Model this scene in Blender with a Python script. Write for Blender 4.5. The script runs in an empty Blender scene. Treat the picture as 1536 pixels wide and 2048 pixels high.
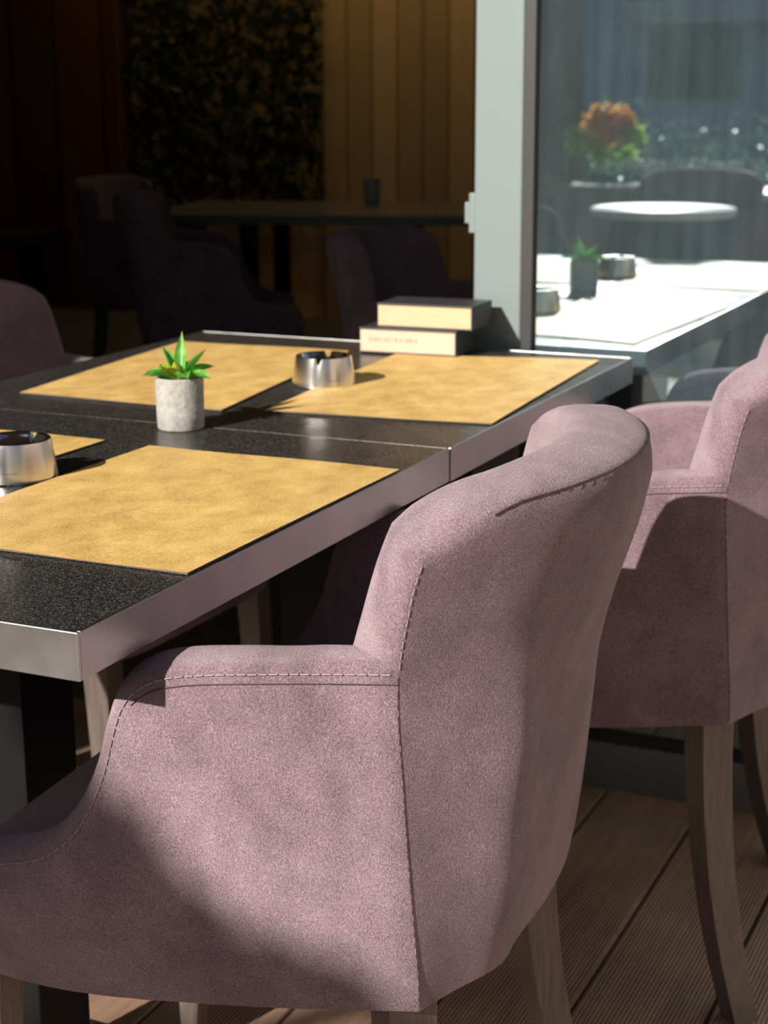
import bpy, bmesh, math, random
import numpy as np
from mathutils import Vector, Matrix
from math import sin, cos, pi, radians as R
random.seed(7); rng = np.random.default_rng(7)
S = bpy.context.scene
COL = S.collection

# ------------------------------------------------------------------ camera
# world axes: X across the tables, Y along the tables away from the camera, Z up; metres
cam = bpy.data.cameras.new('camera'); camo = bpy.data.objects.new('camera', cam); COL.objects.link(camo)
camo.location = (0.731, -1.019, 1.155)
camo.matrix_world = (Matrix.Translation(camo.location) @ Matrix.Rotation(R(24.647), 4, 'Z')
                     @ Matrix.Rotation(R(90 - 14.089), 4, 'X') @ Matrix.Rotation(R(-0.25), 4, 'Z'))
cam.sensor_fit = 'VERTICAL'; cam.sensor_height = 36; cam.sensor_width = 27; cam.lens = 58.33
cam.clip_start = .02; cam.clip_end = 200
cam.dof.use_dof = True; cam.dof.focus_distance = 1.45; cam.dof.aperture_fstop = 9.0
S.camera = camo

# ------------------------------------------------------------------ light
SUN_AZ, SUN_EL = 16.0, 28.0           # direction the light travels: SUN_AZ from +Y towards +X
w = bpy.data.worlds.new('sky'); S.world = w; w.use_nodes = True
nt = w.node_tree; nt.nodes.clear()
sky = nt.nodes.new('ShaderNodeTexSky'); sky.sky_type = 'NISHITA'; sky.sun_disc = False
sky.sun_elevation = R(SUN_EL); sky.sun_rotation = R(180 + SUN_AZ); sky.air_density = 1.0; sky.dust_density = 1.5
bg = nt.nodes.new('ShaderNodeBackground'); bg.inputs['Strength'].default_value = 0.04
wo = nt.nodes.new('ShaderNodeOutputWorld')
nt.links.new(sky.outputs[0], bg.inputs[0]); nt.links.new(bg.outputs[0], wo.inputs[0])
sl = bpy.data.lights.new('sun', 'SUN'); slo = bpy.data.objects.new('sun', sl); COL.objects.link(slo)
sl.energy = 6.0; sl.angle = R(0.6); sl.color = (1.0, .93, .84)
sd = Vector((sin(R(SUN_AZ)) * cos(R(SUN_EL)), cos(R(SUN_AZ)) * cos(R(SUN_EL)), -sin(R(SUN_EL))))
slo.rotation_euler = sd.to_track_quat('-Z', 'Y').to_euler(); slo.location = (-3, -9, 6)
S.view_settings.view_transform = 'Standard'; S.view_settings.look = 'None'
S.view_settings.gamma = 1; S.view_settings.use_curve_mapping = False
S.view_settings.exposure = 0.40

# ------------------------------------------------------------------ materials
def new_mat(name, col=(.5,.5,.5), rough=.5, metal=0., **kw):
    m = bpy.data.materials.new(name); m.use_nodes = True
    b = m.node_tree.nodes['Principled BSDF']
    b.inputs['Base Color'].default_value = (*col, 1); b.inputs['Roughness'].default_value = rough
    b.inputs['Metallic'].default_value = metal
    for k, v in kw.items():
        b.inputs[k.replace('_', ' ')].default_value = v
    return m
def nodes(m): return m.node_tree, m.node_tree.nodes['Principled BSDF']
def coords(t, scale=(1,1,1), kind='Object'):
    tc = t.nodes.new('ShaderNodeTexCoord'); mp = t.nodes.new('ShaderNodeMapping')
    mp.inputs['Scale'].default_value = scale; t.links.new(tc.outputs[kind], mp.inputs[0]); return mp.outputs[0]
def noise(t, co, scale, detail=2, rough=.5):
    n = t.nodes.new('ShaderNodeTexNoise'); n.inputs['Scale'].default_value = scale
    n.inputs['Detail'].default_value = detail; n.inputs['Roughness'].default_value = rough
    t.links.new(co, n.inputs['Vector']); return n.outputs['Fac']
def ramp(t, fac, stops):
    r = t.nodes.new('ShaderNodeValToRGB'); e = r.color_ramp.elements
    e[0].position, e[0].color = stops[0][0], (*stops[0][1], 1)
    e[1].position, e[1].color = stops[-1][0], (*stops[-1][1], 1)
    for p, c in stops[1:-1]:
        k = e.new(p); k.color = (*c, 1)
    t.links.new(fac, r.inputs[0]); return r.outputs[0]
def bump(t, h, strength, dist, nrm=None):
    b = t.nodes.new('ShaderNodeBump'); b.inputs['Strength'].default_value = strength
    b.inputs['Distance'].default_value = dist; t.links.new(h, b.inputs['Height'])
    if nrm: t.links.new(nrm, b.inputs['Normal'])
    return b.outputs[0]

def velvet(name, dark, light):
    m = new_mat(name, light, .9); t, b = nodes(m); co = coords(t)
    f = noise(t, co, 620, 3, .75); g = noise(t, co, 11, 4, .6)
    c1 = ramp(t, g, [(.36, dark), (.60, light)])
    c2 = ramp(t, f, [(.36, (.55, .55, .55)), (.50, (.95, .95, .95)), (.60, (1.25, 1.25, 1.25)), (.70, (1.9, 1.85, 1.85))])
    mx = t.nodes.new('ShaderNodeMix'); mx.data_type = 'RGBA'; mx.blend_type = 'MULTIPLY'; mx.inputs[0].default_value = 1
    t.links.new(c1, mx.inputs[6]); t.links.new(c2, mx.inputs[7])
    t.links.new(mx.outputs[2], b.inputs['Base Color'])
    b.inputs['Sheen Weight'].default_value = .5; b.inputs['Sheen Roughness'].default_value = .38
    b.inputs['Sheen Tint'].default_value = (.95, .80, .86, 1); b.inputs['Specular IOR Level'].default_value = .1
    n1 = bump(t, noise(t, co, 10, 2, .5), .8, .03)
    n2 = bump(t, f, .9, .0030, n1)
    t.links.new(n2, b.inputs['Normal'])
    return m
M_velvet = velvet('plum velvet', (.205, .138, .165), (.285, .196, .230))
M_thread = new_mat('pale seam thread', (.36, .26, .29), .8)
M_seam = new_mat('seam groove', (.06, .035, .045), .9)
M_under = new_mat('black dust cloth', (.01, .01, .012), .9)
def wood_black():
    m = new_mat('black stained wood', (.12, .09, .08), .34); t, b = nodes(m)
    co = coords(t, (60, 60, 4)); n = noise(t, co, 3, 4, .6)
    t.links.new(ramp(t, n, [(.3, (.085, .066, .056)), (.7, (.14, .11, .095))]), b.inputs['Base Color'])
    t.links.new(bump(t, n, .25, .001), b.inputs['Normal']); return m
M_leg = wood_black()
def granite():
    m = new_mat('black speckled table top', (.012, .012, .012), .3); t, b = nodes(m); co = coords(t)
    v = t.nodes.new('ShaderNodeTexVoronoi'); v.inputs['Scale'].default_value = 420; t.links.new(co, v.inputs['Vector'])
    dust = noise(t, co, 6, 4, .6)
    mm = t.nodes.new('ShaderNodeMath'); mm.operation = 'MULTIPLY_ADD'; mm.inputs[1].default_value = -.10; mm.inputs[2].default_value = .20
    t.links.new(dust, mm.inputs[0])
    lt = t.nodes.new('ShaderNodeMath'); lt.operation = 'LESS_THAN'; t.links.new(v.outputs['Distance'], lt.inputs[0]); t.links.new(mm.outputs[0], lt.inputs[1])
    f = noise(t, co, 480, 3, .7)
    gr = ramp(t, f, [(.40, (.010, .010, .010)), (.56, (.035, .034, .033)), (.70, (.16, .155, .14))])
    mc = t.nodes.new('ShaderNodeMix'); mc.data_type = 'RGBA'; mc.inputs[7].default_value = (.45, .43, .40, 1)
    t.links.new(lt.outputs[0], mc.inputs[0]); t.links.new(gr, mc.inputs[6]); t.links.new(mc.outputs[2], b.inputs['Base Color']); t.links.new(bump(t, f, .25, .0006), b.inputs['Normal'])
    t.links.new(ramp(t, dust, [(.35, (.20,)*3), (.7, (.36,)*3)]), b.inputs['Roughness'])
    return m
M_top = granite()
def brushed(name, col, rough, stretch=(2, 2, 60)):
    m = new_mat(name, col, rough, 1.0); t, b = nodes(m); co = coords(t, stretch)
    n = noise(t, co, 12, 4, .65)
    t.links.new(bump(t, n, .12, .0006), b.inputs['Normal'])
    g = noise(t, coords(t), 9, 3, .6)
    t.links.new(ramp(t, g, [(.3, (rough*.8,)*3), (.75, (min(1, rough*1.35),)*3)]), b.inputs['Roughness'])
    return m
M_edge = brushed('satin steel edge band', (.43, .42, .415), .34)
M_tleg = new_mat('black painted table column', (.008, .008, .008), .5, .0, Specular_IOR_Level=.15)
M_alu = new_mat('grey aluminium frame', (.165, .205, .21), .5, .1)
M_alu2 = new_mat('dark anodised frame', (.028, .028, .030), .5, .1)
M_sill = new_mat('grey sill paint', (.13, .135, .135), .55, .2)
M_gasket = new_mat('black rubber', (.008, .008, .008), .6)
def mat_leather():
    m = new_mat('ochre woven mat', (.5, .3, .09), .62); t, b = nodes(m); co = coords(t)
    a = noise(t, co, 380, 3, .7); g = noise(t, coords(t, (1.3, 1, 1)), 16, 5, .62)
    mx = t.nodes.new('ShaderNodeMix'); mx.data_type = 'FLOAT'; mx.inputs[0].default_value = .5
    t.links.new(a, mx.inputs[2]); t.links.new(g, mx.inputs[3])
    t.links.new(ramp(t, mx.outputs[0], [(.34, (.40, .235, .06)), (.5, (.66, .42, .135)), (.64, (.84, .58, .22))]), b.inputs['Base Color'])
    t.links.new(bump(t, a, .5, .0009), b.inputs['Normal']); return m
M_mat = mat_leather()
M_matedge = new_mat('mat backing', (.10, .08, .07), .8)
def concrete(name, a, b_, sc=120):
    m = new_mat(name, a, .85); t, b = nodes(m); co = coords(t); n = noise(t, co, sc, 4, .65)
    t.links.new(ramp(t, n, [(.3, a), (.7, b_)]), b.inputs['Base Color'])
    t.links.new(bump(t, n, .55, .003), b.inputs['Normal']); return m
M_pot = concrete('grey concrete', (.26, .26, .235), (.42, .41, .38))
def leafmat(name, a, b_):
    m = new_mat(name, a, .4); t, b = nodes(m); co = coords(t)
    t.links.new(ramp(t, noise(t, co, 60, 2), [(.35, a), (.65, b_)]), b.inputs['Base Color'])
    tl = t.nodes.new('ShaderNodeBsdfTranslucent'); tl.inputs[0].default_value = (*[min(1, q*1.3) for q in b_], 1)
    ms = t.nodes.new('ShaderNodeMixShader'); ms.inputs[0].default_value = .4
    o = [q for q in t.nodes if q.type == 'OUTPUT_MATERIAL'][0]
    t.links.new(b.outputs[0], ms.inputs[1]); t.links.new(tl.outputs[0], ms.inputs[2]); t.links.new(ms.outputs[0], o.inputs[0])
    return m
M_leaf = leafmat('bright green leaf', (.10, .36, .06), (.28, .60, .12))
M_leafc = leafmat('yellow green leaf heart', (.36, .48, .03), (.48, .55, .06))
M_gravel = concrete('pale gravel', (.35, .31, .2), (.6, .55, .42), 300)
M_chrome = brushed('brushed steel ashtray', (.80, .76, .72), .22, (60, 60, 60))
M_chromein = new_mat('polished steel bowl', (.85, .85, .85), .10, 1.)
M_page = new_mat('cream page edges', (.72, .58, .38), .8)
_t, _b = nodes(M_page); _co = coords(_t, (1, 1, 60)); _n = noise(_t, _co, 25, 3)
_t.links.new(ramp(_t, _n, [(.3, (.42, .32, .19)), (.7, (.58, .46, .29))]), _b.inputs['Base Color'])
M_page2 = new_mat('pinkish page edges', (.74, .57, .44), .8)
_t, _b = nodes(M_page2); _co = coords(_t, (1, 1, 60)); _n = noise(_t, _co, 25, 3)
_t.links.new(ramp(_t, _n, [(.3, (.50, .36, .26)), (.7, (.62, .47, .36))]), _b.inputs['Base Color'])
M_stamp = new_mat('faded red stamp', (.46, .29, .21), .8)
M_cover = new_mat('dark book cover', (.03, .032, .035), .5)
def deck():
    m = new_mat('brown grooved decking', (.11, .07, .05), .6); t, b = nodes(m)
    co = coords(t); sp = t.nodes.new('ShaderNodeSeparateXYZ'); t.links.new(co, sp.inputs[0])
    mu = t.nodes.new('ShaderNodeMath'); mu.operation = 'MULTIPLY'; mu.inputs[1].default_value = 2*pi/.0055; t.links.new(sp.outputs[0], mu.inputs[0])
    sn = t.nodes.new('ShaderNodeMath'); sn.operation = 'SINE'; t.links.new(mu.outputs[0], sn.inputs[0])
    n = noise(t, coords(t, (30, 1.5, 1)), 2, 4, .6); n2 = noise(t, co, 5, 3, .6)
    mx = t.nodes.new('ShaderNodeMix'); mx.data_type = 'FLOAT'; mx.inputs[0].default_value = .5
    t.links.new(n, mx.inputs[2]); t.links.new(n2, mx.inputs[3])
    base = ramp(t, mx.outputs[0], [(.3, (.21, .125, .085)), (.55, (.34, .215, .15)), (.75, (.48, .34, .25))])
    t.links.new(base, b.inputs['Base Color'])
    t.links.new(bump(t, sn.outputs[0], .5, .0012, bump(t, n2, .2, .004)), b.inputs['Normal']); return m
M_deck = deck()
M_dark = new_mat('dark void under deck', (.004, .004, .004), 1)
def boards(name, a, b_, pitch, rough=.55, axis=0, gap=.06):
    m = new_mat(name, a, rough); t, b = nodes(m); co = coords(t)
    sp = t.nodes.new('ShaderNodeSeparateXYZ'); t.links.new(co, sp.inputs[0])
    mu = t.nodes.new('ShaderNodeMath'); mu.operation = 'MULTIPLY'; mu.inputs[1].default_value = 1/pitch; t.links.new(sp.outputs[axis], mu.inputs[0])
    fl = t.nodes.new('ShaderNodeMath'); fl.operation = 'FLOOR'; t.links.new(mu.outputs[0], fl.inputs[0])
    wn = t.nodes.new('ShaderNodeTexWhiteNoise'); wn.noise_dimensions = '1D'; t.links.new(fl.outputs[0], wn.inputs['W'])
    n = noise(t, coords(t, (20, 20, 1.2)), 2, 4, .6)
    mx = t.nodes.new('ShaderNodeMix'); mx.data_type = 'FLOAT'; mx.inputs[0].default_value = .45
    t.links.new(wn.outputs['Value'], mx.inputs[2]); t.links.new(n, mx.inputs[3])
    fr = t.nodes.new('ShaderNodeMath'); fr.operation = 'FRACT'; t.links.new(mu.outputs[0], fr.inputs[0])
    gt = t.nodes.new('ShaderNodeMath'); gt.operation = 'GREATER_THAN'; gt.inputs[1].default_value = gap; t.links.new(fr.outputs[0], gt.inputs[0])
    c = ramp(t, mx.outputs[0], [(.15, a), (.85, b_)])
    mc = t.nodes.new('ShaderNodeMix'); mc.data_type = 'RGBA'; mc.inputs[6].default_value = (a[0]*.25, a[1]*.25, a[2]*.25, 1)
    t.links.new(gt.outputs[0], mc.inputs[0]); t.links.new(c, mc.inputs[7]); t.links.new(mc.outputs[2], b.inputs['Base Color'])
    return m
M_slat = boards('ochre wall boards', (.40, .26, .11), (.72, .49, .24), .14)
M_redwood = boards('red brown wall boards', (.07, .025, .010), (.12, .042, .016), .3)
M_ochre = new_mat('ochre plaster behind the leaves', (.75, .48, .20), .7)
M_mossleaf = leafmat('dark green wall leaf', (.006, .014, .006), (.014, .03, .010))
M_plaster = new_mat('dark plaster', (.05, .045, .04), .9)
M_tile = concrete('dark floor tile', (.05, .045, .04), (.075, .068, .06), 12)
M_intop = new_mat('grey green table top', (.10, .115, .10), .35)
def glass():
    m = bpy.data.materials.new('dusty mirror glass'); m.use_nodes = True; t = m.node_tree; t.nodes.clear()
    o = t.nodes.new('ShaderNodeOutputMaterial'); tr = t.nodes.new('ShaderNodeBsdfTransparent'); tr.inputs[0].default_value = (.62, .70, .70, 1)
    gl = t.nodes.new('ShaderNodeBsdfGlossy'); gl.inputs[0].default_value = (.82, .95, 1, 1); gl.inputs['Roughness'].default_value = .012
    mx = t.nodes.new('ShaderNodeMixShader'); mx.inputs[0].default_value = .50
    t.links.new(tr.outputs[0], mx.inputs[1]); t.links.new(gl.outputs[0], mx.inputs[2])
    df = t.nodes.new('ShaderNodeBsdfDiffuse'); df.inputs[0].default_value = (.42, .58, .66, 1)
    co = coords(t, (1, 1, .6)); n = noise(t, co, 7, 5, .65)
    streak = noise(t, coords(t, (14, 1, .8)), 3, 3, .6)
    ad = t.nodes.new('ShaderNodeMath'); ad.operation = 'MULTIPLY'; t.links.new(n, ad.inputs[0]); t.links.new(streak, ad.inputs[1])
    fr = t.nodes.new('ShaderNodeMapRange'); fr.inputs[1].default_value = .1; fr.inputs[2].default_value = .5; fr.inputs[3].default_value = .035; fr.inputs[4].default_value = .08
    t.links.new(ad.outputs[0], fr.inputs[0])
    m2 = t.nodes.new('ShaderNodeMixShader'); t.links.new(fr.outputs[0], m2.inputs[0]); t.links.new(mx.outputs[0], m2.inputs[1]); t.links.new(df.outputs[0], m2.inputs[2])
    t.links.new(m2.outputs[0], o.inputs[0]); return m
M_glass = glass()

# ------------------------------------------------------------------ helpers
class MB:
    def __init__(s): s.v = []; s.f = []; s.mi = []
    def add(s, v, f, mi=0):
        o = len(s.v); s.v += [tuple(p) for p in v]; s.f += [tuple(i+o for i in q) for q in f]; s.mi += [mi]*len(f)
    def box(s, x0, x1, y0, y1, z0, z1, mi=0):
        s.add([(x,y,z) for z in (z0,z1) for y in (y0,y1) for x in (x0,x1)],
              [(0,2,3,1),(4,5,7,6),(0,1,5,4),(2,6,7,3),(0,4,6,2),(1,3,7,5)], mi)
    def tube(s, pts, r, n=6, mi=0, caps=True):
        pts = [Vector(p) for p in pts]; rr = r if isinstance(r, (list, tuple)) else [r]*len(pts)
        vs = []; up = Vector((0,0,1))
        for i, p in enumerate(pts):
            d = (pts[min(i+1, len(pts)-1)] - pts[max(i-1, 0)]).normalized()
            a = d.cross(up if abs(d.z) < .95 else Vector((1,0,0))).normalized(); b = d.cross(a)
            vs += [p + (a*cos(2*pi*k/n) + b*sin(2*pi*k/n))*rr[i] for k in range(n)]
        fs = [(i*n+k, i*n+(k+1)%n, (i+1)*n+(k+1)%n, (i+1)*n+k) for i in range(len(pts)-1) for k in range(n)]
        if caps: fs += [tuple(range(n-1, -1, -1)), tuple(range((len(pts)-1)*n, len(pts)*n))]
        s.add(vs, fs, mi)
    def lathe(s, prof, n=48, mi=0, wob=None):
        vs = []; fs = []
        for j, (r, z) in enumerate(prof):
            for k in range(n):
                a = 2*pi*k/n; q = wob(a, r, z) if wob else (r, z); vs.append((q[0]*cos(a), q[0]*sin(a), q[1]))
        for j in range(len(prof)-1):
            for k in range(n): fs.append((j*n+k, j*n+(k+1)%n, (j+1)*n+(k+1)%n, (j+1)*n+k))
        s.add(vs, fs, mi)
    def grid(s, rows, mi=0, closed=False):
        n = len(rows[0]); vs = [p for r_ in rows for p in r_]
        s.add(vs, [(i*n+k, i*n+k+1, (i+1)*n+k+1, (i+1)*n+k) for i in range(len(rows)-1) for k in range(n-1)], mi)
    def build(s, name, mats, parent=None, smooth=False, bevel=0, merge=0, loc=None, rotz=None, segs=2, subsurf=0):
        me = bpy.data.meshes.new(name); me.from_pydata(s.v, [], s.f); me.update()
        if not isinstance(mats, (list, tuple)): mats = [mats]
        for m in mats: me.materials.append(m)
        for p, i in zip(me.polygons, s.mi): p.material_index = i
        bm = bmesh.new(); bm.from_mesh(me)
        if merge: bmesh.ops.remove_doubles(bm, verts=bm.verts, dist=merge)
        bmesh.ops.recalc_face_normals(bm, faces=bm.faces)
        bm.to_mesh(me); bm.free()
        if smooth:
            for p in me.polygons: p.use_smooth = True
            try: me.set_sharp_from_angle(angle=R(smooth if smooth is not True else 50))
            except Exception: pass
        o = bpy.data.objects.new(name, me); COL.objects.link(o)
        if parent: o.parent = parent
        if loc: o.location = loc
        if rotz is not None: o.rotation_euler = (0, 0, rotz)
        if bevel:
            b = o.modifiers.new('bevel', 'BEVEL'); b.width = bevel; b.segments = segs; b.limit_method = 'ANGLE'; b.angle_limit = R(40)
        if subsurf:
            q = o.modifiers.new('sub', 'SUBSURF'); q.levels = q.render_levels = subsurf
        return o
def tag(o, label=None, cat=None, group=None, kind=None):
    if label: o['label'] = label
    if cat: o['category'] = cat
    if group: o['group'] = group
    if kind: o['kind'] = kind
    return o
def thing(name, loc, rotz, label, cat, group=None):
    o = bpy.data.objects.new(name, None); COL.objects.link(o); o.location = loc; o.rotation_euler = (0, 0, rotz)
    o.empty_display_size = .05
    return tag(o, label, cat, group)
def struct(o): o['kind'] = 'structure'; return o
def copy_tree(o, parent=None):
    kids = [c for c in COL.objects if c.parent == o]
    c = o.copy(); COL.objects.link(c)
    if parent: c.parent = parent
    for k in kids: copy_tree(k, c)
    return c
def dup(o, loc, rotz, label, group=None):
    c = copy_tree(o); c.location = loc; c.rotation_euler = (0, 0, rotz); c['label'] = label
    if group: c['group'] = group
    return c
def cr(keys, vals, x):     # catmull-rom through (key, value) pairs
    k = keys; n = len(k)
    if x <= k[0]: return np.array(vals[0], float)
    if x >= k[-1]: return np.array(vals[-1], float)
    i = max(j for j in range(n) if k[j] <= x); i = min(i, n-2)
    t = (x-k[i])/(k[i+1]-k[i]); V = [np.array(v, float) for v in vals]
    def tan(j):
        if j == 0: return (V[1]-V[0])/(k[1]-k[0])
        if j == n-1: return (V[-1]-V[-2])/(k[-1]-k[-2])
        return (V[j+1]-V[j-1])/(k[j+1]-k[j-1])
    h = k[i+1]-k[i]; m0, m1 = tan(i)*h, tan(i+1)*h
    return (2*t**3-3*t*t+1)*V[i] + (t**3-2*t*t+t)*m0 + (-2*t**3+3*t*t)*V[i+1] + (t**3-t*t)*m1

# ------------------------------------------------------------------ the setting
GY = 1.56                       # glass line
mb = MB()
x = -3.0
PW = .166
k0 = round((x-.14)/PW)
for k in range(-18, 22):
    x0 = .142 + k*PW
    mb.box(x0+.003, x0+PW-.003, -3.2, 1.545, -.03, 0)
fl = struct(mb.build('floor', M_deck, bevel=.002)); fl['label'] = 'brown grooved terrace decking'
mb = MB(); mb.box(-12, 12, -30, 1.56, -.25, -.06); g = struct(mb.build('floor', concrete('street paving', (.13, .128, .12), (.20, .195, .185), 3)))
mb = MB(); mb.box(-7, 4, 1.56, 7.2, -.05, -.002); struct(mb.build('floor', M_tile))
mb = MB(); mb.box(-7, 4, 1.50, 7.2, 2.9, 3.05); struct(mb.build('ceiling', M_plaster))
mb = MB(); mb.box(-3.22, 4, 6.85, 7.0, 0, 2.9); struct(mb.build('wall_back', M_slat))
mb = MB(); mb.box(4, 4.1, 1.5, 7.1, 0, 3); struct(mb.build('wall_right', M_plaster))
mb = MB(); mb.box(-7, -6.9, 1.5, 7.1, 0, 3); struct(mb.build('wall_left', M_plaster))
# red-brown boarded wall on the left half of the back of the room
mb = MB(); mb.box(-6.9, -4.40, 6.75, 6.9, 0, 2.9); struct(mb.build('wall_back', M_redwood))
mb = MB(); mb.box(-4.42, -3.20, 6.90, 7.05, 0, 2.9); struct(mb.build('wall_back', M_ochre))
# added wall off to the left, out of view, blocking the sun from the room
mb = MB(); mb.box(-1.75, -1.6, -.95, 1.56, -.05, 3.05); struct(mb.build('wall_left', new_mat('light render', (.20, .19, .17), .9)))
mb = MB(); mb.box(-7, -1.75, 1.52, 1.62, -.05, 3.05); struct(mb.build('wall_front', M_plaster))
mb = MB(); mb.box(-1.6, 4, 1.52, 1.64, 2.45, 3.05); struct(mb.build('trim_1', M_alu2, bevel=.003))

mb = MB(); mb.box(2.3, 2.45, -1.0, 1.52, -.05, 2.6); struct(mb.build('wall_right', new_mat('warm pale render', (.78, .68, .57), .9)))  # added pale wall out of view, bounces warm sunlight onto chairs and deck
mb = MB(); mb.box(-3.2, .9, -.9, 1.50, 2.78, 2.84); mb.box(-3.2, .9, -.93, -.9, 2.70, 2.84); struct(mb.build('added_awning', M_plaster))  # added awning out of view, cuts the skylight over terrace and room

# glazed panel right of the opening
wroot = thing('window_1', (0, 0, 0), 0, 'large fixed glass panel in a grey metal frame', 'window'); del wroot['category']; wroot['kind'] = 'structure'
mb = MB(); mb.box(-.281, -.198, 1.545, 1.612, -.03, 2.45); p = mb.build('window_post', M_alu, wroot, bevel=.003)
mb = MB(); mb.box(-.198, -.180, 1.547, 1.60, 0, 2.45); mb.build('post_gasket', M_alu2, wroot)
mb = MB(); mb.box(-.195, 3.0, 1.542, 1.612, -.03, .083); mb.build('bottom_rail', M_sill, wroot, bevel=.003)
mb = MB(); mb.box(-.18, 3.0, 1.55, 1.598, .083, .10); mb.build('bottom_gasket', M_gasket, wroot)
mb = MB(); mb.box(-.18, 3.0, GY, GY+.006, .09, 2.45); mb.build('glass_pane', M_glass, wroot)
mb = MB(); mb.box(-.291, -.276, 1.546, 1.575, .935, 1.0); mb.box(-.300, -.289, 1.55, 1.57, .95, .985); mb.build('latch', M_alu, wroot, bevel=.002)

# ------------------------------------------------------------------ plum velvet armchair
zJ = .710
BZ = [.40, .44, .50, .60, .70, .77, .80, .82, .85]
BXC = [-.262, -.270, -.279, -.290, -.309, -.330, -.337, -.340, -.334]
BXS = [-.2135, -.213, -.209, -.203, -.199, -.211, -.220, -.228, -.240]
BYS = [.255, .257, .260, .264, .266, .269, .270, .268, .262]
def zT(q):
    a = abs(q); s = min(1, max(0, (a-.72)/.28)); return .845 - .006*a*a - .036*s*s
def zB(q): return .405
def rear(q, z):
    xs = cr(BZ, BXS, z); xc = cr(BZ, BXC, z); ys = cr(BZ, BYS, z); a = abs(q)
    g1 = 1-a**2.1; g2 = g1 + (.22*math.exp(-((a-.62)/.16)**2) if q > 0 else 0)
    wz = min(1, max(0, (.73-z)/.15)); wz = wz*wz*(3-2*wz)
    x_ = xs+(xc-xs)*(g1*(1-wz)+g2*wz)
    ed = max(0, 1-a**8)
    for q0, z0, rq, rz, d in DENTS: x_ += d*math.exp(-((q-q0)/rq)**2-((z-z0)/rz)**2)*ed
    return np.array([float(x_), float(ys)*q, z])
DENTS = [(.62, .665, .14, .035, .0045), (.40, .625, .10, .05, .005), (.80, .775, .12, .03, .003), (.52, .545, .10, .028, .003),
         (-.3, .66, .2, .05, .004), (.70, .60, .08, .05, -.0022), (.28, .72, .1, .05, -.002)]
# (outer rim, inner rim) stations from the front of the arm to the crease
SIDE = [((.250,.262,.476),(.250,.215,.480)), ((.215,.275,.482),(.218,.226,.486)), ((.168,.285,.495),(.176,.236,.497)), ((.126,.290,.509),(.138,.244,.511)),
        ((.095,.291,.532),(.110,.245,.532)), ((.074,.291,.562),(.090,.243,.562)), ((.058,.290,.598),(.074,.241,.597)),
        ((.047,.290,.636),(.062,.239,.638)), ((.036,.289,.664),(.050,.236,.668)), ((.014,.287,.684),(.028,.233,.686)),
        ((-.020,.285,.694),(-.004,.231,.695)), ((-.080,.280,.701),(-.054,.230,.701)), ((-.140,.273,.706),(-.100,.231,.706)),
        ((-.1982,.2662,.710),(-.148,.232,.7155))]
ns = len(SIDE)
WZ = [.71, .73, .77, .80, .815]
WI = [(-.148,.232,.7155), (-.154,.229,.738), (-.166,.222,.785), (-.176,.214,.816), (-.181,.210,.826)]
TQ = [0, .15, .37, .63, .80, .93, 1.0]
TI = [(-.257,0,.851), (-.255,.030,.8505), (-.246,.080,.849), (-.228,.138,.846), (-.209,.174,.842), (-.190,.204,.832)]
TI.append(tuple(cr(WZ, WI, zT(1))))
nJ, nW = 14, 9
qs = [sin(pi/2*t) for t in np.linspace(1, -1, 45)]
zw = [zJ+(zT(1)-zJ)*k/nW for k in range(nW+1)]
def innerTop(q):
    v = cr(TQ, TI, abs(q)); v = np.array(v); v[1] *= (1 if q >= 0 else -1); return v
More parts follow.
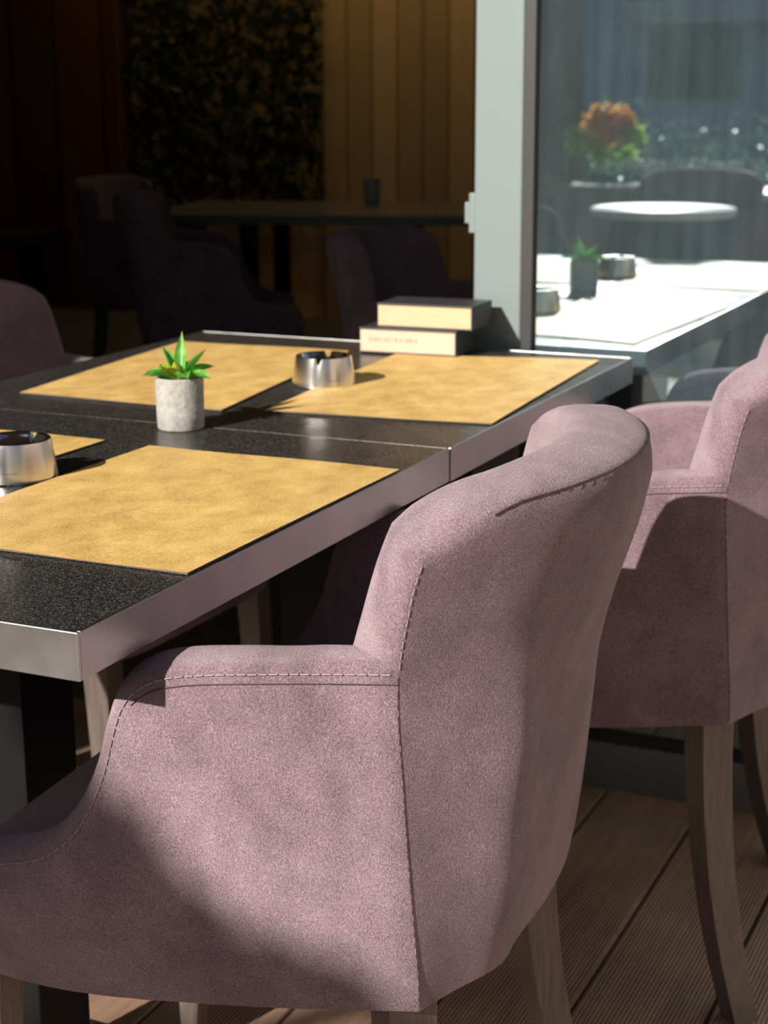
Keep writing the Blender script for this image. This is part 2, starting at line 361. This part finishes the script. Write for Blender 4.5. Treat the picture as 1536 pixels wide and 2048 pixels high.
def make_shell():
    m = MB()
    # rear panel
    cols = []
    for q in qs:
        zb, zt = zB(q), zT(q)
        zz = [zb+(zJ-zb)*k/nJ for k in range(nJ)] + [zJ+(zt-zJ)*k/nW for k in range(nW+1)]
        cols.append([rear(q, z) for z in zz])
    m.grid(cols)
    # side panels, near and far
    sub = 3; ts = [i/sub for i in range((ns-1)*sub+1)]
    keys = list(range(ns)); RO = [cr(keys, [s[0] for s in SIDE], t) for t in ts]; RI = [cr(keys, [s[1] for s in SIDE], t) for t in ts]
    edgeO = []; edgeI = []
    zb0 = .405
    for sg in (1, -1):
        f = np.array([1, sg, 1]); cols2 = []
        for i, o in enumerate(RO):
            fr = (.25-o[0])/(.25+.1982)
            if i == len(RO)-1:
                col = [rear(1, zb0+(zJ-zb0)*k/nJ)*f for k in range(nJ+1)]
            else:
                b = np.array([o[0]-.0145*fr, o[1]-.026+.015*fr, .358+.047*fr**1.3])
                col = []
                for k in range(nJ+1):
                    u = k/nJ; p = b+(o-b)*u; p[1] += .010*sin(pi*u)*(1-fr**4)
                    col.append(p*f)
            cols2.append(col)
        m.grid(cols2)
        if sg == 1: nearcol = cols2
        else: farcol = cols2
    # front panel between the two sides
    fa = nearcol[0]; fb = farcol[0]
    rows = []
    for k in range(nJ+1):
        a, b = fa[k], fb[k]
        rows.append([a+(b-a)*u+np.array([.022*(1-(2*u-1)**6), 0, 0]) for u in np.linspace(0, 1, 17)])
    m.grid(rows[:10])
    # rim band
    eo = [o*1 for o in RO[:-1]] + [rear(1, z) for z in zw]
    ei = [i_*1 for i_ in RI[:-1]] + [cr(WZ, WI, z) for z in zw]
    topo = [rear(q, zT(q)) for q in qs[1:-1]]; topi = [innerTop(q) for q in qs[1:-1]]
    mir = np.array([1, -1, 1])
    EO = eo + topo + [p*mir for p in reversed(eo)]; EI = ei + topi + [p*mir for p in reversed(ei)]
    band = []
    n = len(EO)
    for i in range(n):
        a, b = EO[i], EI[i]
        j0, j1 = max(0, i-2), min(n-1, i+2)
        al = (EO[j1]+EI[j1]) - (EO[j0]+EI[j0]); nr = np.cross(al, b-a); nr /= (np.linalg.norm(nr)+1e-9)
        if nr[2]+.4*nr[0] < 0: nr = -nr
        row = []
        for u in (0, .06, .16, .32, .5, .68, .84, .94, 1):
            hb = (1-(2*u-1)**4)
            row.append(a+(b-a)*u+nr*.009*hb)
        band.append(row)
    m.grid(band)
    # inner faces
    cols = []
    for q in qs:
        aq = abs(q)
        bi = np.array([-.13-.055*(1-q*q), .205*q, .44]); md = np.array([-.148-.078*(1-aq**2.1), .232*q, .7155])
        tp = innerTop(q); col = []
        for k in range(8): col.append(bi+(md-bi)*k/8)
        for k in range(nW+1):
            u = k/nW
            if aq > .9999: p = np.array(cr(WZ, WI, zw[k])); p[1] *= np.sign(q)
            else: p = md+(tp-md)*u
            col.append(p)
        cols.append(col)
    m.grid(cols)
    for sg in (1, -1):
        f = np.array([1, sg, 1]); cols = []
        for i, o in enumerate(RI):
            fr = (.25-o[0])/(.25+.148); bi = np.array([o[0]*(1-fr)+fr*(-.13) if fr > .5 else o[0], .214-.009*fr, .44])
            if i == len(RI)-1: bi = np.array([-.13, .205, .44])
            cols.append([(bi+(o-bi)*k/8)*f for k in range(9)])
        m.grid(cols)
    return m, RO, RI
shell_mb, RO, RI = make_shell()

def rbox(mb_, x0, x1, y0, y1, z0, z1, r, crown=0, n=18):
    # cushion: superelliptic top with rounded edges
    rows = []
    for i in range(n+1):
        u = -1+2*i/n; row = []
        for j in range(n+1):
            v = -1+2*j/n
            su, sv = math.copysign(abs(u)**.7, u), math.copysign(abs(v)**.7, v)
            e = (1-abs(su)**7)**(1/3)*(1-abs(sv)**7)**(1/3) if abs(su) < 1 and abs(sv) < 1 else 0
            X = (x0+x1)/2+(x1-x0)/2*su; Y = (y0+y1)/2+(y1-y0)/2*sv
            row.append((X, Y, z0+(z1-z0)*e+crown*(1-su*su)*(1-sv*sv)))
        rows.append(row)
    mb_.grid(rows)

def dashes(mb_, pts, r=.0007, on=3, off=1, lift=None):
    pts = [np.array(p, float) for p in pts]
    # resample about every 2 mm
    out = [pts[0]]
    for a, b in zip(pts, pts[1:]):
        L = np.linalg.norm(b-a); k = max(1, int(L/.0022))
        out += [a+(b-a)*i/k for i in range(1, k+1)]
    i = 0
    while i+on < len(out):
        mb_.tube([out[i], out[i+on//2+1], out[i+on]] if on > 1 else out[i:i+2], r, 4); i += on+off

def sabre_leg(side):
    m = MB(); rows = []
    th = R(45)*side
    path = [(.398, -.182, .206), (.34, -.184, .208), (.26, -.190, .212), (.18, -.200, .217), (.09, -.218, .226), (0, -.243, .238)]
    N = 16; ring = []; H = .398
    for i in range(N+1):
        z = H*(1-i/N); v = cr([-p[0] for p in path], [(p[1], p[2]) for p in path], -z)
        wd = .0235-.0055*i/N; 
        px, py = float(v[0]), float(v[1])*side
        ring.append([(px+wd*(cos(th)*a-sin(th)*b*.9), py+wd*(sin(th)*a+cos(th)*b*.9), z) for a, b in ((1,1),(-1,1),(-1,-1),(1,-1),(1,1))])
    m.grid(ring); m.add(ring[-1][:4], [(0,1,2,3)])
    return m
def front_leg(side):
    m = MB(); ring = []
    for z, wd, px, py in ((.375, .0215, .232, .214*side), (.2, .0185, .240, .217*side), (0, .0145, .252, .220*side)):
        ring.append([(px+wd*a, py+wd*b, z) for a, b in ((1,1),(-1,1),(-1,-1),(1,-1),(1,1))])
    m.grid(ring); m.add(ring[-1][:4], [(0,1,2,3)])
    return m

def make_chair(loc, rot, label, group):
    t = thing('armchair', loc, rot, label, 'chair', group)
    sh = shell_mb.build('backrest_and_arms', M_velvet, t, smooth=70, merge=.0006)
    m = MB(); rbox(m, -.205, .274, -.236, .236, .430, .470, .03, .012); m.build('seat_cushion', M_velvet, t, smooth=80)
    m = MB()
    out = [(.266, .15), (.266, -.15), (.24, -.24), (0, -.258), (-.2, -.245), (-.245, -.12), (-.255, 0), (-.245, .12), (-.2, .245), (0, .258), (.24, .24)]
    zz = lambda X: .362+.047*((.25-X)/.45)**1.2 if X < .25 else .362
    m.add([(a, b, zz(a)+.006) for a, b in out]+[(a*.97, b*.97, zz(a)+.03) for a, b in out], [tuple(range(11)), tuple(range(21, 10, -1))]+[(i, (i+1) % 11, 11+(i+1) % 11, 11+i) for i in range(11)])
    m.build('underside', M_under, t)
    for s in (1, -1):
        sabre_leg(s).build('leg', M_leg, t, bevel=.0015); front_leg(s).build('leg', M_leg, t, bevel=.0015)
    for s in (1, -1):
        m = MB(); g_ = MB()
        f = np.array([1, s, 1]); n_ = np.array([0, .0012, 0])
        arm = [(o+n_+np.array([0, .0003, -.0025]))*f for o in RO]
        dashes(m, arm, .00055, 3, 1)
        arm2 = [(o+np.array([0, .0006, -.0105])+n_*.6)*f for o in RO if o[0] < .03]
        g_.tube(arm2, .0005, 4)
        wing = [(rear(.998, z)+np.array([-.0001, .0004, 0]))*f for z in np.linspace(.712, .80, 30)]
        dashes(m, wing, .00055, 2, 1)
        low = [(rear(.999, z)+np.array([-.0001, .0003, 0]))*f for z in np.linspace(.41, .705, 40)]
        g_.tube(low, .0005, 4)
        dashes(m, low, .0005, 2, 2)
        cre = [(RO[-1]*(1-k/8)+RI[-1]*(k/8)+np.array([0, 0, .009*(1-(2*k/8-1)**4)+.0006]))*f for k in range(9)]
        dashes(m, cre, .0005, 2, 1)
        tag(m.build('stitching', M_thread, t), 'pale thread stitching along arm and back seams')
        g_.build('seam_line', M_seam, t)
    g_ = MB()
    top = [rear(q, zT(q))+np.array([-.0001, 0, .0002]) for q in qs if abs(q) < .87]
    g_.tube(top, .0006, 4)
    g_.build('seam_line', M_seam, t)
    return t
G1 = 'plum velvet armchairs at the near tables'
chair = make_chair((0, .371, 0), pi+.078, 'plum velvet armchair nearest the camera, back turned, beside the near table corner', G1)
dup(chair, (.084, 1.128, 0), pi+.084, 'plum velvet armchair behind the nearest one, cut off by the right edge', G1)
dup(chair, (-.83, 1.12, 0), -.03, 'shaded plum armchair across the table at the left edge', G1)
G2 = 'armchairs inside the dark room'
dup(chair, (-.66, 2.52, 0), .05, 'dim plum armchair with lit left edge behind the two books', G2)

# ------------------------------------------------------------------ the two joined tables
M_base = new_mat('black base plate', (.02, .02, .022), .5, .3)
def make_table(loc, rot, label, near):
    t = thing('dining_table', loc, rot, label, 'table', 'joined black dining tables')
    W, L = .79, .761; y0, y1 = (.0042, L) if near else (0, L-.0042)
    m = MB(); m.box(-W+.004, -.004, y0, y1, -.03, -.0006); m.build('tabletop', M_top, t, loc=(0, 0, .75), bevel=.0008)
    m = MB()
    if near: m.box(-W, 0, 0, .0042, -.041, 0)
    else: m.box(-W, 0, L-.0042, L, -.041, 0)
    m.box(-W, -W+.0042, y0, y1, -.041, 0); m.box(-.0042, 0, y0, y1, -.041, 0)
    m.build('edge_band', M_edge, t, loc=(0, 0, .75), bevel=.0010)
    m = MB(); m.box(-W+.1, -.1, .1, L-.1, .705, .7195); m.build('under_frame', M_under, t)
    m = MB(); m.box(-.425, -.330, .352, .447, .010, .706); m.build('column', M_tleg, t, bevel=.0018)
    m = MB(); m.box(-.52, -.30, .25, .55, 0, .010); m.build('base_plate', M_base, t, bevel=.002)
    return t
make_table((0, 0, 0), 0, 'near black speckled table with a steel edge, carrying the potted succulent', True)
make_table((.0015, .7625, 0), 0, 'far black speckled table against the window post, books at its end', False)

# ------------------------------------------------------------------ place mats
def placemat(c4, label):
    # c4: near-left, near-right, far-right, far-left corner on the table top
    cx = sum(p[0] for p in c4)/4; cy = sum(p[1] for p in c4)/4
    m = MB(); n = 14; zc = .0022
    def P(u, v):
        a = [c4[0][i]*(1-u)*(1-v)+c4[1][i]*u*(1-v)+c4[2][i]*u*v+c4[3][i]*(1-u)*v for i in (0, 1)]
        return (a[0]-cx, a[1]-cy)
    rows = [[(*P(i/n, j/n), zc+.0006*sin(7*i/n+3*j/n)) for j in range(n+1)] for i in range(n+1)]
    m.grid(rows)
    bot = [[(x_, y_, .0006) for x_, y_, _ in r_] for r_ in rows]; m.grid(bot)
    def side(a, b): m.grid([a, b], 1)
    side(rows[0], bot[0]); side(rows[-1], bot[-1]); side([r_[0] for r_ in rows], [r_[0] for r_ in bot]); side([r_[-1] for r_ in rows], [r_[-1] for r_ in bot])
    o = m.build('placemat', [M_mat, M_matedge], loc=(cx, cy, .75), smooth=30)
    return tag(o, label, 'placemat', 'ochre placemats on the black tables')
placemat([(-.330, .172), (-.004, .172), (-.004, .625), (-.330, .625)], 'ochre placemat in the foreground, between left ashtray and nearest chair')
placemat([(-.314, .879), (-.004, .912), (-.036, 1.464), (-.356, 1.400)], 'ochre placemat at the far right, in front of the books')
placemat([(-.696, .864), (-.366, .857), (-.439, 1.400), (-.748, 1.386)], 'ochre placemat behind the potted plant, partly in shade')
placemat([(-.728, .175), (-.400, .175), (-.398, .632), (-.724, .630)], 'ochre placemat at the left edge, mostly behind the ashtray')

# ------------------------------------------------------------------ ashtrays
def make_ashtray(loc, rot, label):
    t = thing('ashtray', loc, rot, label, 'ashtray', 'steel ashtrays on the tables')
    def notch(a, r, z):
        d = min(abs((a-na+pi) % (2*pi)-pi) for na in (0, pi))
        if z > .030 and r > .030 and d < .09: z = z-.009*(1-(d/.09)**4)
        return r, z
    m = MB()
    m.lathe([(.0, 0), (.0445, 0), (.0462, .0015), (.0462, .004), (.0405, .0405), (.0400, .043), (.0385, .0438), (.0345, .0430)], 96, 0, notch)
    m.build('body', M_chrome, t, smooth=40)
    m = MB(); m.lathe([(.0345, .0430), (.032, .040), (.028, .032), (.018, .0285), (0.0001, .0275)], 96, 0, notch); m.build('bowl', M_chromein, t, smooth=60)
    m = MB()
    for k in range(9):
        a = -pi/2+.52+(k-4)*.045 - rot
        r = .04535-.0003; m.add([(r*cos(a-.008), r*sin(a-.008), .0120), (r*cos(a+.008), r*sin(a+.008), .0120), ((r-.0002)*cos(a+.008), (r-.0002)*sin(a+.008), .0138), ((r-.0002)*cos(a-.008), (r-.0002)*sin(a-.008), .0138)], [(0,1,2,3)])
    m.build('engraving', M_alu2, t)
    return t
a1 = make_ashtray((-.379, .430, .75), -1.6, 'round steel ashtray cut by the left edge, near the foreground placemat')
dup(a1, (-.336, 1.100, .75), -1.31, 'round steel ashtray with notched rim between the two far placemats')

# ------------------------------------------------------------------ potted succulent
pp = thing('potted_succulent', (-.358, .742, .75), 0, 'small green succulent in a grey concrete pot on the near table', 'plant')
m = MB()
def wob(a, r, z): return (r*(1+.006*sin(3*a+1)+.004*sin(7*a)), z)
m.lathe([(.0, 0), (.0275, 0), (.0292, .002), (.0298, .02), (.0302, .062), (.0300, .0645), (.0290, .0655), (.0265, .0652), (.0258, .062), (.0256, .054)], 56, 0, wob)
m.build('pot', M_pot, pp, smooth=40)
m = MB()
for k in range(150):
    a = random.random()*2*pi; r = .025*math.sqrt(random.random()); s_ = random.uniform(.0012, .0026)
    c = Vector((r*cos(a), r*sin(a), .057+random.uniform(-.001, .002)))
    vs = [c+Vector(d)*s_ for d in ((1,0,0),(-1,0,0),(0,1,0),(0,-1,0),(0,0,1),(0,0,-1))]
    m.add(vs, [(0,2,4),(2,1,4),(1,3,4),(3,0,4),(2,0,5),(1,2,5),(3,1,5),(0,3,5)])
m.lathe([(.0257, .056), (.0001, .057)], 24); g_ = m.build('gravel', M_gravel, pp); g_['kind'] = 'stuff'
def leaf(az, tilt, L, W, droop, mat, base=.006, lift=.062):
    m = MB(); rows = []; n = 9
    for i in range(n+1):
        u = i/n; wd = W*(sin(pi*min(1, u*.85+.12))**.8)*(1-u**4)*(1 if u < .96 else .3)
        ang = tilt-droop*u*u
        rows.append((u, wd, ang))
    pos = Vector((base, 0, lift)); pts = []
    for u, wd, ang in rows:
        pts.append((pos.copy(), wd, ang)); pos = pos+Vector((cos(ang), 0, sin(ang)))*(L/n)
    ca, sa = cos(az), sin(az)
    def rot(p): return (p.x*ca-p.y*sa, p.x*sa+p.y*ca, p.z)
    top = []; bot = []
    for p, wd, ang in pts:
        nv = Vector((-sin(ang), 0, cos(ang)))
        top.append([rot(p+Vector((0, wd, 0))*s_+nv*(abs(s_)**2*wd*.75-.0)) for s_ in (-1, -.5, 0, .5, 1)])
        bot.append([rot(p+Vector((0, wd, 0))*s_+nv*(abs(s_)**2*wd*.75-.0022*(1-s_*s_)*min(1, wd/.004))) for s_ in (-1, -.5, 0, .5, 1)])
    m.grid(top); m.grid(bot)
    return m.build('leaf', mat, pp, smooth=60, merge=.0001)
for az, ti, L, W, dr, mt in [(R(-100), .75, .036, .0075, 1.0, M_leafc), (R(-45), .42, .044, .0075, .9, M_leaf), (R(-5), .35, .046, .008, 1.0, M_leaf),
                             (R(40), .55, .045, .0075, .8, M_leaf), (R(150), .40, .052, .008, .9, M_leaf), (R(195), .35, .046, .0075, 1.1, M_leaf),
                             (R(235), .45, .040, .0075, 1.0, M_leaf), (R(95), .6, .042, .0075, .7, M_leaf), (R(170), 1.15, .048, .0075, .3, M_leaf),
                             (R(20), 1.0, .050, .0070, .3, M_leaf), (R(110), 1.25, .062, .0065, .1, M_leaf), (R(-75), 1.2, .030, .0065, .3, M_leafc), (R(-130), 1.0, .030, .0065, .5, M_leafc)]:
    leaf(az, ti, L*.97, W*1.2, dr, mt)
m = MB(); m.add([(-.0288, -.008, .0385), (-.0262, -.0145, .0385), (-.0264, -.0145, .0415), (-.0290, -.008, .0415)], [(0,1,2,3)])

# ------------------------------------------------------------------ books
def book(loc, rot, L, Dp, H, pm, label, stamp=False):
    t = thing('book', loc, rot, label, 'book', 'books stacked at the far end of the table')
    m = MB(); m.box(.0015, L-.0015, .003, Dp-.003, .0022, H-.0022); m.build('page_block', pm, t)
    m = MB(); m.box(0, L, 0, Dp, 0, .0022); m.box(0, L, 0, Dp, H-.0022, H); m.box(L-.0025, L, 0, Dp, .0022, H-.0022)
    m.build('cover', M_cover, t, bevel=.0006)
    if stamp:
        m = MB()
        for k, wd in enumerate((5, 7, 4, 6, 3, 5, 5, 9, 6, 4)):
            x0 = .016+k*.0088; m.box(x0, x0+wd*.001, .0026, .003, .018, .0245)
        m.build('edge_stamp', M_stamp, t)
    return t
book((-.420, 1.395, .752), .06, .166, .105, .040, M_page2, 'lower book of the stack, pinkish page edges with faint red lettering', True)
book((-.396, 1.412, .7925), .05, .163, .10, .038, M_page, 'upper book of the stack, cream page edges')

# ------------------------------------------------------------------ inside the dark room
il = bpy.data.lights.new('back_wall_fill', 'AREA'); ilo = bpy.data.objects.new('back_wall_fill', il); COL.objects.link(ilo)  # added fill lamp without a fixture, brightens the back wall
il.shape = 'RECTANGLE'; il.size = 2.6; il.size_y = .15; il.energy = 8; il.color = (1, .72, .42); ilo.location = (-3.0, 6.2, 2.86); ilo.rotation_euler = (R(25), 0, 0)
def simple_table(loc, W, L, mat, label, group, inset=.09, h=.75, rot=0):
    t = thing('dining_table', loc, rot, label, 'table', group)
    m = MB(); m.box(-W/2, W/2, -L/2, L/2, h-.035, h); m.build('tabletop', mat, t, bevel=.003)
    for sx in (-1, 1):
        for sy in (-1, 1):
            m = MB(); m.box(sx*(W/2-inset)-.03, sx*(W/2-inset)+.03, sy*(L/2-.09)-.03, sy*(L/2-.09)+.03, 0, h-.035); m.build('leg', M_tleg, t, bevel=.002)
    return t
GT = 'tables inside the dark room'
simple_table((-2.05, 4.62, 0), 1.25, .8, M_intop, 'grey green topped table in front of the leaf wall', GT, inset=.36, rot=.3)
simple_table((-2.75, 2.95, 0), .8, .8, M_under, 'black table at the left edge inside the room', GT)
m = MB(); m.lathe([(0, 0), (.028, 0), (.034, .09), (.033, .092), (.030, .088), (.027, .01), (0, .01)], 32)
tag(m.build('drinking_glass', new_mat('pale ceramic', (.40, .42, .38), .3), smooth=40, loc=(-2.02, 4.88, .7505)), 'pale cup on the dim table before the leaf wall', 'cup')
dup(chair, (-2.75, 4.55, 0), .1, 'black looking chair left of the dim table in the room', G2)
dup(chair, (-2.05, 3.75, 0), .5, 'black looking chair in front of the dim table', G2)
dup(chair, (-1.22, 4.62, 0), pi-.3, 'black looking chair beside the window post inside the room', G2)
# leaf wall
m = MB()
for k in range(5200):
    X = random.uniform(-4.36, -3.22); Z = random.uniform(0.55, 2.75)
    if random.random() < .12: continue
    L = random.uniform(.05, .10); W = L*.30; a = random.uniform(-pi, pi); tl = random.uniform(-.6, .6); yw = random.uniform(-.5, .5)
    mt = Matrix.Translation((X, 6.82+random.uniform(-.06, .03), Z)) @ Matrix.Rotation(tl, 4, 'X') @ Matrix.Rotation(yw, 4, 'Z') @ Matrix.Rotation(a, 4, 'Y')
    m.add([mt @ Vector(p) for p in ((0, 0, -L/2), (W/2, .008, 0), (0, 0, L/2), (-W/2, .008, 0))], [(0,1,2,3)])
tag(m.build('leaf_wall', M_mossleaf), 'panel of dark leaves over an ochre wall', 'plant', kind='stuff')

# ------------------------------------------------------------------ the street side behind the camera, seen mirrored in the glass
# tree whose crown dapples the terrace
def leaf_cloud(m, c, rad, n, size):
    for k in range(n):
        v = Vector((random.gauss(0, 1), random.gauss(0, 1), random.gauss(0, 1))).normalized()*(random.random()**.4)
        p = Vector(c)+Vector((v.x*rad[0], v.y*rad[1], v.z*rad[2])); L = random.uniform(.7, 1.3)*size; W = L*.5
        mt = Matrix.Translation(p) @ Matrix.Rotation(random.uniform(0, 6.28), 4, 'Z') @ Matrix.Rotation(random.uniform(-1, 1), 4, 'X') @ Matrix.Rotation(random.uniform(-1, 1), 4, 'Y')
        m.add([mt @ Vector(q) for q in ((0, -L/2, 0), (W/2, 0, .01), (0, L/2, 0), (-W/2, 0, .01))], [(0,1,2,3)])
SPRIGS = [((-.205, .10, .490), (.085, .050), 260), ((-.12, .10, .500), (.06, .045), 170), ((-.29, .10, .475), (.08, .05), 200), ((-.09, .10, .445), (.065, .05), 210),
          ((-.19, .10, .420), (.08, .035), 200), ((-.02, .10, .410), (.07, .035), 200), ((-.09, .10, .385), (.08, .035), 190), ((.06, .10, .395), (.08, .028), 190), ((.14, .10, .385), (.08, .024), 170),
          ((-.19, .10, .355), (.06, .02), 60), ((-.04, .10, .53), (.03, .03), 22), ((.01, .10, .47), (.04, .03), 60),
          ((-.21, .20, .49), (.09, .04), 200), ((-.22, .32, .49), (.09, .04), 200), ((-.22, .45, .49), (.09, .04), 160)]
M_bark = concrete('brown bark', (.10, .075, .055), (.16, .125, .09), 20)
M_foli = leafmat('street tree leaf', (.05, .10, .02), (.09, .17, .035))
M_hedge = leafmat('hedge leaf', (.035, .085, .06), (.07, .15, .11))
tr = thing('street_tree', (-2.49, -5.3, -.06), 0, 'brown tree trunk mirrored beside the window post', 'tree')
m = MB(); m.tube([(0, 0, 0), (.02, 0, 1), (-.03, .02, 2.2), (-.25, 0, 3.0), (-1.1, .1, 4.3), (-1.8, .1, 5.9)], [.19, .155, .14, .13, .10, .04], 14)
m.build('trunk', M_bark, tr, smooth=60)
m = MB(); m.tube([(0, 0, 2.35), (.35, .35, 2.72), (.9, .9, 2.90), (1.25, 1.3, 2.95)], [.06, .04, .025, .008], 8); m.tube([(0, 0, 3.0), (-.7, .05, 3.7), (-1.6, .1, 4.2), (-2.3, .1, 4.4)], [.09, .07, .045, .01], 8)
m.build('branch', M_bark, tr, smooth=60)
m = MB(); leaf_cloud(m, (-1.95, .1, 4.4), (1.35, 1.0, 1.25), 4800, .17); leaf_cloud(m, (-1.85, .2, 5.6), (1.2, 1.0, .75), 2200, .16)
def along_sun(P, dist):   # point up the sun's ray from P
    return Vector(P)-sd*dist
# low hanging sprigs
for P, rad, n in SPRIGS:
    leaf_cloud(m, along_sun(P, 4.9)-Vector(tr.location), (rad[0], .12, rad[1]), n, .085)
fo = m.build('foliage', M_foli, tr); fo['kind'] = 'stuff'

bl = thing('building', (-4.5, -21.2, -.06), 0, 'pale blue grey building with a balcony mirrored in the glass', 'building')
M_fac = concrete('pale grey facade', (.50, .60, .70), (.62, .72, .80), 2)
m = MB(); m.box(-9, 9, -6, -.0, 0, 6.2); m.build('wall', M_fac, bl)
m = MB(); m.box(-2.1, 2.6, 0, .7, 2.22, 2.36); m.box(-2.1, 2.6, .66, .70, 2.36, 2.44); m.build('balcony', new_mat('cream slab', (.62, .58, .50), .8), bl)
m = MB(); m.box(-1.95, -.55, 0, .05, 1.15, 2.15); m.build('window', new_mat('dark window', (.02, .022, .025), .3), bl)
for x0 in (-1.75, -1.15, -.85):
    m = MB(); m.box(x0, x0+.16, .05, .07, 1.2, 2.1); m.build('curtain', new_mat('grey curtain', (.22, .2, .15), .9), bl)
for x0 in (-2.3, -1.3, -.3, .7):
    m = MB(); m.box(x0, x0+.65, 0, .05, 2.6, 3.9); m.build('window', M_alu2, bl)
    m = MB(); m.box(x0-.06, x0, 0, .09, 2.55, 3.95); m.box(x0+.65, x0+.71, 0, .09, 2.55, 3.95); m.build('window_frame', new_mat('white frame', (.7, .72, .72), .6), bl)
m = MB()
for k in range(14): leaf_cloud(m, (-7+k*.62, -11+.3*sin(k*2.1), .55+.12*sin(k*1.7)), (.45, .4, .55), 330, .10)
tag(m.build('hedge', M_hedge), 'dark green hedge mirrored across the middle of the glass', 'hedge', kind='stuff')
# croton in a pot
ct = thing('potted_plant', (-2.10, -4.95, -.06), 0, 'orange and green leafed plant mirrored in the glass', 'plant')
m = MB(); m.lathe([(0, 0), (.13, 0), (.17, .3), (.18, .31), (.15, .31), (.15, .27), (0, .27)], 32); m.build('pot', M_bark, ct, smooth=40)
m = MB(); m.tube([(0, 0, .25), (.01, 0, .6), (0, .01, .98)], [.014, .011, .006], 8); m.build('stem', M_bark, ct, smooth=60)
m = MB(); leaf_cloud(m, (.05, .03, 1.05), (.15, .1, .12), 260, .09); m.build('orange_leaves', leafmat('orange leaf', (.70, .30, .05), (.85, .42, .08)), ct)['kind'] = 'stuff'
m = MB(); leaf_cloud(m, (-.09, 0, .97), (.13, .1, .09), 110, .09); leaf_cloud(m, (.18, 0, 1.0), (.09, .1, .07), 80, .08); leaf_cloud(m, (.08, 0, .86), (.14, .1, .07), 100, .09)
m.build('green_leaves', leafmat('lime leaf', (.22, .42, .06), (.4, .6, .1)), ct)['kind'] = 'stuff'
# slatted bench and planter wall
bn = thing('slatted_bench', (-2.38, -4.4, -.06), 0, 'tan slatted bench mirrored beside the window post', 'bench')
M_tan = new_mat('tan timber', (.45, .32, .2), .7)
m = MB()
for k in range(5): m.box(-.55, .22, -.02, .02, .50+k*.062, .545+k*.062)
m.build('backrest', M_tan, bn, bevel=.003)
m = MB(); m.box(-.55, .22, 0, .42, .40, .44); m.build('seat', M_tan, bn, bevel=.003)
for x0 in (-.5, .14):
    m = MB(); m.box(x0, x0+.05, -.07, -.02, 0, .8); m.box(x0, x0+.05, .3, .35, 0, .4); m.build('leg', M_tan, bn)
pw = thing('planter_box', (-1.5, -4.2, -.06), .2, 'long beige planter box with white flowers mirrored in the glass', 'planter')
m = MB(); m.box(-.55, .75, -.2, .2, 0, .74); m.box(-.58, .78, -.23, .23, .74, .77); m.build('box', concrete('beige render', (.42, .36, .29), (.5, .44, .36), 8), pw)
m = MB(); leaf_cloud(m, (.1, 0, .84), (.6, .15, .06), 260, .06); m.build('greenery', M_hedge, pw)['kind'] = 'stuff'
m = MB(); leaf_cloud(m, (.15, .05, .87), (.55, .12, .035), 170, .04); m.build('blossom', new_mat('white petals', (.85, .85, .82), .6), pw)['kind'] = 'stuff'
# two white tables with chairs
M_white = new_mat('white table top', (.80, .82, .80), .35)
def white_table(loc, r, label):
    t = thing('round_table', loc, 0, label, 'table', 'white terrace tables mirrored in the glass')
    m = MB(); m.lathe([(0, .715), (r-.01, .715), (r, .72), (r, .742), (r-.006, .747), (0, .747)], 64); m.build('tabletop', M_white, t, smooth=40)
    m = MB(); m.lathe([(0, 0), (.2, 0), (.2, .015), (.035, .03), (.03, .05), (.03, .7), (.1, .714)], 32); m.build('pedestal', M_alu2, t, smooth=40)
    return t
white_table((-.93, -1.98, 0), .27, 'small white round table mirrored above the bright table top')
white_table((-.60, -3.3, 0), .34, 'white round table mirrored at the right edge of the glass')
G3 = 'armchairs at the white tables'
dup(chair, (-1.0, -2.52, 0), pi/2+.1, 'shaded armchair mirrored under the small white table', G3)
dup(chair, (-1.62, -2.3, 0), .1, 'armchair mirrored left of the small white table', G3)
sm = thing('potted_plant', (-.68, -3.25, .747), 0, 'small flowering plant standing on the white table at the right', 'plant')
m = MB(); m.lathe([(0, 0), (.04, 0), (.055, .07), (.05, .07), (0, .06)], 24); m.build('pot', M_white, sm, smooth=40)
m = MB(); leaf_cloud(m, (0, 0, .11), (.08, .08, .05), 70, .04); m.build('leaves', new_mat('soft green', (.3, .42, .15), .6), sm)['kind'] = 'stuff'
# pale bench with a bowl
pb = thing('low_bench', (-.62, -1.25, 0), .1, 'low pale bench mirrored under the bright table top', 'bench')
m = MB(); m.box(-.17, .17, -.14, .14, .26, .30); m.build('seat', M_white, pb, bevel=.004)
for x0 in (-.15, .12):
    m = MB(); m.box(x0, x0+.03, -.12, .12, 0, .26); m.build('leg', M_white, pb)
bo = thing('bowl_planter', (-.58, -1.24, .30), 0, 'pale bowl with a small plant on the mirrored low bench', 'planter')
m = MB(); m.lathe([(0, 0), (.03, 0), (.05, .02), (.075, .075), (.070, .078), (.05, .03), (0, .02)], 40); m.build('bowl', new_mat('pale glaze', (.7, .72, .65), .4), bo, smooth=40)
m = MB(); leaf_cloud(m, (0, 0, .09), (.05, .05, .04), 40, .045); m.build('leaves', new_mat('pale leaf', (.55, .5, .35), .6), bo)['kind'] = 'stuff'
